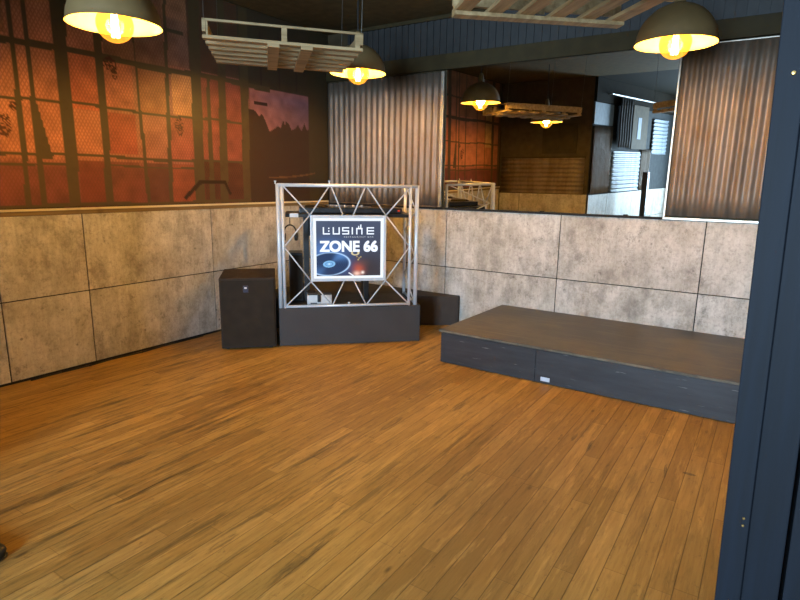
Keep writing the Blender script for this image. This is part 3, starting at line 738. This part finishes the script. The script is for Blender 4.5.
def poster():
    nu, nz = 230, 196
    us = np.linspace(PX0, PX1, nu+1); zs = np.linspace(PZ0, PZ1, nz+1); UU, ZZ = np.meshgrid(us, zs, indexing='ij')
    def c(r, g, b): return np.array([lin(r), lin(g), lin(b)])
    fu = (UU-PX0)/(PX1-PX0); fz = (ZZ-PZ0)/(PZ1-PZ0)
    col = c(62, 62, 72)*(1-fz[..., None])+c(74, 84, 108)*fz[..., None]
    def glow(cu, cz, ru, rz, cc, a):
        nonlocal col
        g = np.exp(-(((UU-cu)/ru)**2+((ZZ-cz)/rz)**2))[..., None]*a; col = col*(1-g)+c(*cc)*g
    glow(.44, .86, .16, .10, (84, 132, 205), .8); glow(.60, .72, .10, .12, (62, 86, 140), .6); glow(.80, .72, .14, .10, (62, 54, 56), .7)
    # record on a turntable
    cu, cz, a, b = .452, .748, .184, .102
    th = math.radians(4); du = (UU-cu)*math.cos(th)+(ZZ-cz)*math.sin(th); dz = -(UU-cu)*math.sin(th)+(ZZ-cz)*math.cos(th)
    r = np.sqrt((du/a)**2+(dz/b)**2)
    m = r < 1; k = (0.55+0.45*np.cos(r*70))[..., None]*0.25
    disc = c(36, 52, 84)*(1-k)+c(70, 100, 150)*k
    col[m] = disc[m]
    ang = np.arctan2(dz, du)
    sheen = np.exp(-((ang-0.55)/0.35)**2)+np.exp(-((ang+2.6)/0.4)**2)*0.5
    sh = (np.clip(sheen, 0, 1)*m*np.clip(r, 0, 1))[..., None]*0.75; col = col*(1-sh)+c(98, 150, 220)*sh
    rim = np.exp(-((r-1.0)/0.045)**2)[..., None]*(0.45+0.55*np.clip(np.abs(np.cos(ang-.3))+.2, 0, 1))[..., None]
    col = col*(1-rim)+c(178, 214, 255)*rim
    lab = r < 0.30; col[lab] = c(128, 184, 232)
    l2 = np.exp(-((r-0.17)/0.03)**2)[..., None]*.7; col = col*(1-l2)+c(70, 110, 170)*l2
    col[r < 0.05] = c(210, 235, 255)
    # orange glow, switches and lamps of the mixer
    glow(.715, .700, .050, .055, (196, 92, 70), .8); glow(.70, .66, .03, .02, (255, 210, 190), .9); glow(.752, .669, .014, .013, (255, 235, 225), 1)
    glow(.76, .76, .05, .03, (96, 74, 72), .5)
    def line(u0, z0, u1, z1, hw, cc):
        L = math.hypot(u1-u0, z1-z0); tt = ((UU-u0)*(u1-u0)+(ZZ-z0)*(z1-z0))/L/L
        d = np.abs((UU-u0)*(z1-z0)-(ZZ-z0)*(u1-u0))/L; mm = (tt > 0) & (tt < 1) & (d < hw); col[mm] = c(*cc)
    line(.625, .668, .67, .640, .005, (236, 240, 250))
    rr = np.sqrt(((UU-.685)/.030)**2+((ZZ-.847)/.018)**2); col[np.abs(rr-1) < .28] = c(214, 200, 160)
    for (u, z) in ((.70, .815), (.72, .80), (.712, .785), (.735, .81)): col[np.hypot(UU-u, ZZ-z) < .006] = c(190, 170, 110)
    verts = np.stack([UU, np.full(UU.shape, f0+0.006), ZZ], -1).reshape(-1, 3)
    A = (np.arange(nu)[:, None]*(nz+1)+np.arange(nz)[None, :]).reshape(-1)
    quads = np.stack([A, A+nz+1, A+nz+2, A+1], 1)
    me = bpy.data.meshes.new('poster'); me.vertices.add(len(verts)); me.vertices.foreach_set('co', verts.astype(np.float32).ravel())
    me.loops.add(quads.size); me.loops.foreach_set('vertex_index', quads.astype(np.int32).ravel())
    me.polygons.add(len(quads)); me.polygons.foreach_set('loop_start', (np.arange(len(quads))*4).astype(np.int32)); me.update(calc_edges=True)
    ca = me.color_attributes.new('print', 'FLOAT_COLOR', 'POINT')
    rgba = np.concatenate([np.clip(col, 0, 1), np.ones(UU.shape+(1,))], -1).reshape(-1, 4); ca.data.foreach_set('color', rgba.astype(np.float32).ravel())
    o = bpy.data.objects.new('poster', me); C.objects.link(o); me.materials.append(M['poster']); o.parent = t
poster()
# lettering
yl = f0+0.0045
def text(name, body, s0, s1, z0, z1, mat, bold=0.0, spacing=1.0):
    cu = bpy.data.curves.new(name, 'FONT'); cu.body = body; cu.size = 1.0; cu.offset = 0.0; cu.space_character = spacing; cu.extrude = 0.0
    o = bpy.data.objects.new(name, cu); C.objects.link(o)
    dg = bpy.context.evaluated_depsgraph_get(); dg.update()
    me = bpy.data.meshes.new_from_object(o.evaluated_get(dg)); bpy.data.objects.remove(o)
    xs = [v.co.x for v in me.vertices]; ys = [v.co.y for v in me.vertices]
    x0, x1, y0, y1 = min(xs), max(xs), min(ys), max(ys)
    for v in me.vertices:
        v.co = ((v.co.x-x0)/(x1-x0)*(s1-s0)+s0, yl, (v.co.y-y0)/(y1-y0)*(z1-z0)+z0)
    if bold:                                                        # thicken the strokes
        bm = N(); bm.from_mesh(me); g0 = bm.verts[:] + bm.edges[:] + bm.faces[:]
        for k, (dx, dz) in enumerate(((-bold, 0), (bold, 0), (0, bold), (0, -bold), (-bold, bold), (bold, bold), (bold, -bold), (-bold, -bold))):
            r = bmesh.ops.duplicate(bm, geom=g0)
            for v in r['geom']:
                if isinstance(v, bmesh.types.BMVert): v.co.x += dx; v.co.z += dz; v.co.y -= 0.00004*(k+1)
        bm.to_mesh(me); bm.free()
    me.materials.clear(); me.materials.append(M[mat]); o = bpy.data.objects.new(name, me); C.objects.link(o); o.parent = t
text('zone_lettering', 'ZONE 66', 0.374, 0.883, 0.861, 0.952, 'letters', 0.005)
text('small_lettering', 'RESTAURANT BAR', 0.585, 0.850, 0.984, 0.995, 'smalltext', 0.0, 1.3)
z0, z1, k = 1.012, 1.076, 0.0105
def bar(x0, x1, za, zb): B(bm, (x0, yl-0.0004, za), (x1, yl+0.0004, zb))
bm = N(); x = .399; W6 = .062
bar(x, x+k, z0, z1); bar(x+k, x+W6, z0, z0+k); bar(x+.047, x+.047+k, z0+.048, z0+.060); bar(x+.047, x+.047+k, z0+.024, z0+.036)
obj('logo_letter', bm, M['letters'], t)
bm = N(); x = .486
bar(x, x+k, z0, z1); bar(x+W6-k, x+W6, z0, z1); bar(x+k, x+W6-k, z0, z0+k)
obj('logo_letter', bm, M['letters'], t)
bm = N(); x = .569
bar(x, x+W6, z0, z0+k); bar(x, x+W6, z1-k, z1); mz = (z0+z1)/2; bar(x, x+W6, mz-k/2, mz+k/2); bar(x, x+k, mz+k/2, z1-k); bar(x+W6-k, x+W6, z0+k, mz-k/2)
obj('logo_letter', bm, M['letters'], t)
bm = N(); x = .654; bar(x, x+k, z0, z1)
obj('logo_letter', bm, M['letters'], t)
bm = N(); x = .694
bar(x, x+k, z0, z1-.006); bar(x+.056-k, x+.056, z0, z1-.006); bar(x+k, x+.056-k, z1-.018, z1-.006); bar(x+.018, x+.026, z1-.006, z1+.012); bar(x+.036, x+.046, z1-.006, z1+.024)
obj('logo_letter', bm, M['letters'], t)
bm = N(); x = .788
bar(x, x+k, z0, z1); bar(x+k, x+W6+.004, z0, z0+k); bar(x+k, x+W6+.004, z1-k, z1); bar(x+k, x+W6+.004, mz-k/2, mz+k/2)
obj('logo_letter', bm, M['letters'], t)


# console table behind the frame
t = local('console_table', 'black console table with panel legs behind the truss frame', 'table')
bm = N(); B(bm, (0.075, 0.10, 1.155), (1.215, 0.56, 1.185), 0.003); obj('tabletop', bm, M['plastic'], t)
for a in (0.235, 0.80):
    bm = N(); B(bm, (a, 0.30, 0.350), (a+0.05, 0.55, 1.155), 0.003); obj('leg', bm, M['plastic'], t)
bm = N(); B(bm, (0.27, 0.52, 0.95), (0.85, 0.545, 1.155), 0.003); obj('modesty_panel', bm, M['riser'], t)
t = local('mixing_console', 'black disc jockey controller lying on the table behind the sign', 'controller', 0.62, 0.33, 1.185)
bm = N(); B(bm, (-0.42, -0.17, 0.004), (0.52, 0.17, 0.052), 0.006); obj('body', bm, M['plastic'], t)
for x in (-0.26, 0.36):
    bm = N(); lathe(bm, [(0, .07), (.09, .07), (.105, .062), (.11, .052), (0, .052)], 28, Matrix.Translation((x, 0, 0))); obj('jog_wheel', bm, M['grille'], t, smooth=False)
for i in range(4):
    bm = N(); T(bm, (-0.07+i*0.08, 0.06, .052), (-0.07+i*0.08, 0.06, .068), .010, 12); obj('knob', bm, M['white'], t)
bm = N(); B(bm, (0.478, -0.171, .020), (0.498, -0.168, .034)); obj('red_lamp', bm, emis('red_indicator', (1, .08, .03, 1), .6), t)
t = local('socket_strip', 'small pale box under the left end of the console table top', 'socket', 0.115, 0.10, 1.150)
bm = N(); B(bm, (0, -0.018, 0.04), (0.075, -0.001, 0.075), 0.002); obj('body', bm, M['white'], t)
t.location = PB(0.115, 0.10, 1.115)
t = local('headphones', 'black headphones hanging beside the left truss post', 'headphones', 0.115, 0.062, 0.985)
bm = N()
pts = [(0.055*math.cos(a), 0, 0.075*math.sin(a)+0.03) for a in np.linspace(0, PI, 12)]
for a, b in zip(pts, pts[1:]): T(bm, a, b, 0.007, 8)
T(bm, (0, 0, .10), (0, 0, .170), .004, 8)
obj('headband', bm, M['plastic'], t, smooth=True)
for s in (-1, 1):
    bm = N(); lathe(bm, [(0, -.018), (.032, -.014), (.036, 0), (.032, .014), (0, .018)], 20, Matrix.Translation((s*.052, 0, .0)) @ Matrix.Rotation(PI/2, 4, 'Y')); obj('ear_cup', bm, M['plastic'], t, smooth=True)
# small black loudspeaker behind the left part of the frame
t = local('monitor_speaker', 'tall black loudspeaker standing behind the lower left of the truss', 'speaker', 0.15, 0.40, 0.350)
bm = N(); B(bm, (-0.055, -0.10, 0.0), (0.075, 0.12, 0.46), 0.006); obj('cabinet', bm, M['plastic'], t)
bm = N(); B(bm, (-0.045, -0.104, 0.02), (0.065, -0.100, 0.44), 0.001); obj('grille', bm, M['grille'], t)
# white box on the base
t = local('power_unit', 'small white box with dark lid on the booth base under the sign', 'box', 0.255, 0.115, 0.348)
bm = N(); B(bm, (0.0, 0.0, 0.0), (0.225, 0.16, 0.092), 0.004); obj('body', bm, M['white'], t)
bm = N(); B(bm, (0.004, 0.004, 0.092), (0.221, 0.156, 0.112), 0.004); obj('lid', bm, M['riser'], t)
bm = N(); B(bm, (0.092, -0.022, 0.030), (0.122, -0.001, 0.105), 0.006); T(bm, (0.107, -0.011, 0.10), (0.07, 0.03, 0.135), 0.006, 8); obj('plug', bm, M['plastic'], t)
bm = N(); B(bm, (0.03, -0.0015, 0.012), (0.09, -0.0005, 0.022)); obj('printed_strip', bm, M['cable'], t)

# subwoofer
s0 = Vector((0.544, -2.099, 0)); s1 = Vector((0.875, -1.761, 0)); sx = (s1-s0).normalized(); sy = Vector((-sx.y, sx.x, 0)); SL = (s1-s0).length
SM = Matrix.Translation(s0) @ Matrix(((sx.x, sy.x, 0, 0), (sx.y, sy.y, 0, 0), (0, 0, 1, 0), (0, 0, 0, 1)))
t = thing('subwoofer', 'large black subwoofer cabinet on the floor left of the booth', 'speaker'); t.matrix_world = SM
bm = N(); B(bm, (0, 0.012, 0.012), (SL, 0.555, 0.640), 0.008); obj('cabinet', bm, M['sub'], t)
bm = N(); B(bm, (0.012, 0.0, 0.030), (SL-0.012, 0.012, 0.622), 0.004); obj('grille', bm, M['grille'], t)
bm = N(); B(bm, (SL*0.47-0.022, -0.003, 0.515), (SL*0.47+0.022, 0.0, 0.575), 0.001); obj('badge', bm, plain('blue_black_badge', rgb(34, 38, 58), 0.3), t)
bm = N(); B(bm, (SL*0.47-0.010, -0.0045, 0.548), (SL*0.47+0.010, -0.003, 0.562), 0.0005); obj('badge_mark', bm, M['white'], t)
for x in (0.05, SL-0.05):
    for y in (0.06, 0.50):
        bm = N(); T(bm, (x, y, 0), (x, y, 0.012), 0.02, 14); obj('foot', bm, M['plastic'], t)

# ------------------------------------------------------------------ pendant lamps
SR = 0.2325
def make_lamp():
    t = thing('pendant_lamp', '', 'lamp')
    # local origin: centre of the rim
    prof = []
    for k in range(15):
        a = PI/2*k/14; prof.append((SR*math.cos(a)*0.995+0.0, 0.228*math.sin(a)))
    prof = [(r, z) for r, z in prof if r > 0.03]
    bm = N(); lathe(bm, [(SR+0.003, -0.004)]+prof+[(0.03, 0.233)], 56); obj('lamp_shade', bm, M['shade'], t, smooth=True)
    bm = N(); lathe(bm, [(SR+0.002, -0.004), (SR-0.004, 0.0)]+[(r-0.006, z-0.004) for r, z in prof[1:]]+[(0.028, 0.222)], 56)
    obj('inner_reflector', bm, M['shadein'], t, smooth=True)
    bm = N(); lathe(bm, [(0.0, 0.33), (0.018, 0.33), (0.026, 0.30), (0.034, 0.25), (0.034, 0.231), (0.0, 0.231)], 24); obj('cap', bm, M['shade'], t, smooth=True)
    bm = N(); lathe(bm, [(0.0, 0.10), (0.020, 0.10), (0.022, 0.115), (0.022, 0.245), (0, 0.245)], 20); obj('socket', bm, M['brass'], t, smooth=True)
    gp = [(0.018, 0.115), (0.024, 0.10)]
    for k in range(1, 17):
        a = PI*(0.16+0.84*k/16); gp.append((0.092*math.sin(a), 0.002+0.092*math.cos(a)))
    gp[-1] = (0.0, gp[-1][1])
    bm = N(); lathe(bm, gp, 36); g = obj('bulb', bm, M['globe'], t, smooth=True)
    bm = N()
    for k in range(6):
        a = 2*PI*k/6; T(bm, (0.017*math.cos(a), 0.017*math.sin(a), -0.062), (0.010*math.cos(a), 0.010*math.sin(a), 0.070), 0.0045, 6)
    obj('filament', bm, M['filament'], g)
    bm = N(); T(bm, (0, 0, 0.33), (0, 0, 1), 0.005, 8)
    obj('cord', bm, M['cable'], t)
    return t
L0 = make_lamp()
spots = [((1.41, -3.37, 2.27), 'dome pendant lamp hanging in front of the mural at the upper left'),
         ((1.36, -1.20, 2.37), 'dome pendant lamp beside the left corrugated sheet, behind the hanging pallet'),
         ((3.815, -1.215, 2.33), 'dome pendant lamp in front of the right corrugated sheet')]
def copy_tree(o, parent=None):
    c = o.copy(); C.objects.link(c); c.parent = parent
    for ch in list(o.children): copy_tree(ch, c)
    return c
kids = L0
for i, (p, lab) in enumerate(spots):
    t = L0 if i == 0 else copy_tree(L0)
    t.location = p; t['label'] = lab; t['group'] = 'dome pendant lamps'
    for ch in t.children:
        if ch.name.startswith('cord'):
            ch.scale = (1, 1, 1); ch.location = (0, 0, 0)
            me = ch.data.copy(); ch.data = me
            for v in me.vertices:
                if v.co.z > 0.6: v.co.z = CEIL-p[2]
    ld = bpy.data.lights.new('lamp_light', 'POINT'); ld.energy = (62, 32, 12)[i]; ld.color = (1.0, 0.73, 0.28); ld.shadow_soft_size = 0.05
    lo = bpy.data.objects.new('lamp_light', ld); C.objects.link(lo); lo.parent = t; lo.location = (0, 0, 0.02)

# ------------------------------------------------------------------ hanging pallets
def pallet(label, origin, rz, Lx, Ly, z, flip=1, nb=6, crossb=(0.39, 0.60), tilt=(0, 0)):
    t = thing('hanging_pallet', label, 'pallet', (origin[0], origin[1], z), rz, 'wooden pallets hung under the ceiling')
    t.rotation_euler = (tilt[0], tilt[1], rz)
    s = flip; h = 0.105
    def bx(bm, x0, y0, z0, x1, y1, z1): B(bm, (x0, min(s*y0, s*y1), z0), (x1, max(s*y0, s*y1), z1), 0.0015)
    bw = 0.075
    for i in range(nb):                                             # lower deck boards, along x
        y = (Ly-bw)*i/(nb-1)
        bm = N(); bx(bm, 0, y, 0.0, Lx, y+bw, 0.018); obj('deck_board', bm, M['pallet'], t)
    for y in (0.0, Ly-0.02):                                        # top rails along x
        bm = N(); bx(bm, 0, y, h-0.013, Lx, y+0.02, h); obj('top_rail', bm, M['pallet'], t)
    for x in (0.0, Lx-0.02):                                        # ends across
        bm = N(); bx(bm, x, 0.0, h-0.07, x+0.02, Ly, h); obj('end_board', bm, M['pallet'], t)
    for x in (0.0, Lx*0.5-0.02, Lx-0.05):                           # blocks
        for y in (0.0, Ly/2-0.03, Ly-0.04):
            w = 0.04
            bm = N(); bx(bm, x+0.021 if x == 0 else x+0.002 if x > Lx*0.6 else x, y+0.002, 0.018, (x+0.032), y+w, h-0.013); obj('block', bm, M['pallet'], t)
    for f in crossb:                                                # boards nailed across underneath
        x = Lx*f
        bm = N(); bx(bm, x, 0.0, -0.018, x+0.070, Ly, 0.0); obj('cross_board', bm, M['pallet'], t)
    for x in (0.01, Lx-0.01):
        for y in (0.01, Ly-0.01):
            bm = N(); T(bm, (x, s*y, h-0.01), (x, s*y, CEIL-z), 0.0015, 6); obj('hanging_wire', bm, M['wire'], t)
    return t
# left pallet: boards along the edge that runs from the left lamp to the centre
pallet('slatted wooden pallet hanging between the two left pendant lamps', (1.605, -2.969), 0.809, 0.927, 1.008, 2.266, tilt=(0.047, 0.019))
# right pallet: boards run away from the wall towards the viewer
Q = Vector((3.66, -2.02, 0)); d = Vector((0.68, -0.73, 0))
pallet('wooden pallet hanging at the top right before the mirror', Q, math.atan2(d.y, d.x), 1.0, 0.87, 2.28, flip=-1, nb=6, crossb=(0.0, 0.45))

# ------------------------------------------------------------------ small things
bm = N(); pts = [(0.035, -3.42, 0.006), (0.03, -3.2, 0.006), (0.045, -3.0, 0.006), (0.03, -2.8, 0.006), (0.05, -2.55, 0.006), (0.03, -2.3, 0.006), (0.03, -1.9, 0.006)]
for a, b in zip(pts, pts[1:]): T(bm, a, b, 0.006, 8)
tag(obj('floor_cable', bm, M['cable'], None, True), 'thin black cable lying along the foot of the left wall', 'cable')
# toe of a black shoe at the left edge
t = thing('shoe', 'toe of a black shoe at the left edge of the floor', 'shoe', (2.045, -4.458, 0), math.radians(33))
def shoe_bm(scale_z, z0):
    bm = N(); rings = []
    prof = [(-0.27, .030, .055), (-0.24, .036, .075), (-0.18, .036, .085), (-0.12, .038, .075), (-0.06, .044, .058), (0.0, .046, .048), (0.03, .040, .042), (0.048, .028, .034), (0.056, .010, .024)]
    for x, w, h in prof:
        ring = []
        for k in range(14):
            a = 2*PI*k/14; ring.append(bm.verts.new((x, w*math.cos(a), z0+max(0, (0.5+0.5*math.sin(a)))*h*scale_z)))
        rings.append(ring)
    for A, Bq in zip(rings, rings[1:]):
        for k in range(14): bm.faces.new((A[k], A[(k+1) % 14], Bq[(k+1) % 14], Bq[k]))
    bm.faces.new(rings[0]); bm.faces.new(rings[-1][::-1]); bmesh.ops.recalc_face_normals(bm, faces=bm.faces)
    return bm
obj('upper', shoe_bm(1.0, 0.010), M['leather'], t, smooth=True)
bm = shoe_bm(0.25, 0.0)
for v in bm.verts: v.co.y *= 1.08; v.co.x = v.co.x*1.02
obj('sole', bm, M['plastic'], t, smooth=True)

# ------------------------------------------------------------------ light
W = bpy.data.worlds.new('sky'); S.world = W; W.use_nodes = True
nt = W.node_tree; nt.nodes.clear(); wo = nt.nodes.new('ShaderNodeOutputWorld'); bg = nt.nodes.new('ShaderNodeBackground')
sk = nt.nodes.new('ShaderNodeTexSky'); sk.sky_type = 'HOSEK_WILKIE' if False else 'NISHITA'
sk.sun_disc = False; sk.sun_elevation = math.radians(35); sk.sun_rotation = math.radians(200)
bg.inputs[1].default_value = 0.25
nt.links.new(sk.outputs[0], bg.inputs[0]); nt.links.new(bg.outputs[0], wo.inputs[0])
def area(name, loc, rot, sx, sy, e, col):
    l = bpy.data.lights.new(name, 'AREA'); l.shape = 'RECTANGLE'; l.size = sx; l.size_y = sy; l.energy = e; l.color = col
    o = bpy.data.objects.new(name, l); C.objects.link(o); o.location = loc; o.rotation_euler = rot; return o
# daylight entering by the two hall windows
area('window_daylight', (3.95, HY-0.2, 1.65), (PI/2, 0, 0), 1.4, 2.2, 860, (0.58, 0.78, 1.0))
area('window_daylight', (HX+0.2, -8.1, 1.65), (PI/2, 0, PI/2), 1.8, 2.2, 50, (0.50, 0.78, 1.0))

# ------------------------------------------------------------------ camera
cam = bpy.data.cameras.new('camera'); co = bpy.data.objects.new('camera', cam); C.objects.link(co); S.camera = co
cx, cy, hh, yaw, pitch, roll, fpx = 4.4592, -5.2187, 1.4821, -.5811, .2078, .0154, 563.4072
cam.sensor_width = 36; cam.lens = fpx/800*36; cam.clip_start = 0.02
f = Vector((math.sin(yaw)*math.cos(pitch), math.cos(yaw)*math.cos(pitch), -math.sin(pitch)))
r = Vector((math.cos(yaw), -math.sin(yaw), 0)); u = r.cross(f)
r2 = r*math.cos(roll)+u*math.sin(roll); u2 = -r*math.sin(roll)+u*math.cos(roll)
co.matrix_world = Matrix(((r2.x, u2.x, -f.x, cx), (r2.y, u2.y, -f.y, cy), (r2.z, u2.z, -f.z, hh), (0, 0, 0, 1)))

S.view_settings.view_transform = 'Standard'; S.view_settings.look = 'None'; S.view_settings.gamma = 1.0
S.view_settings.exposure = 0.18; S.view_settings.use_curve_mapping = False
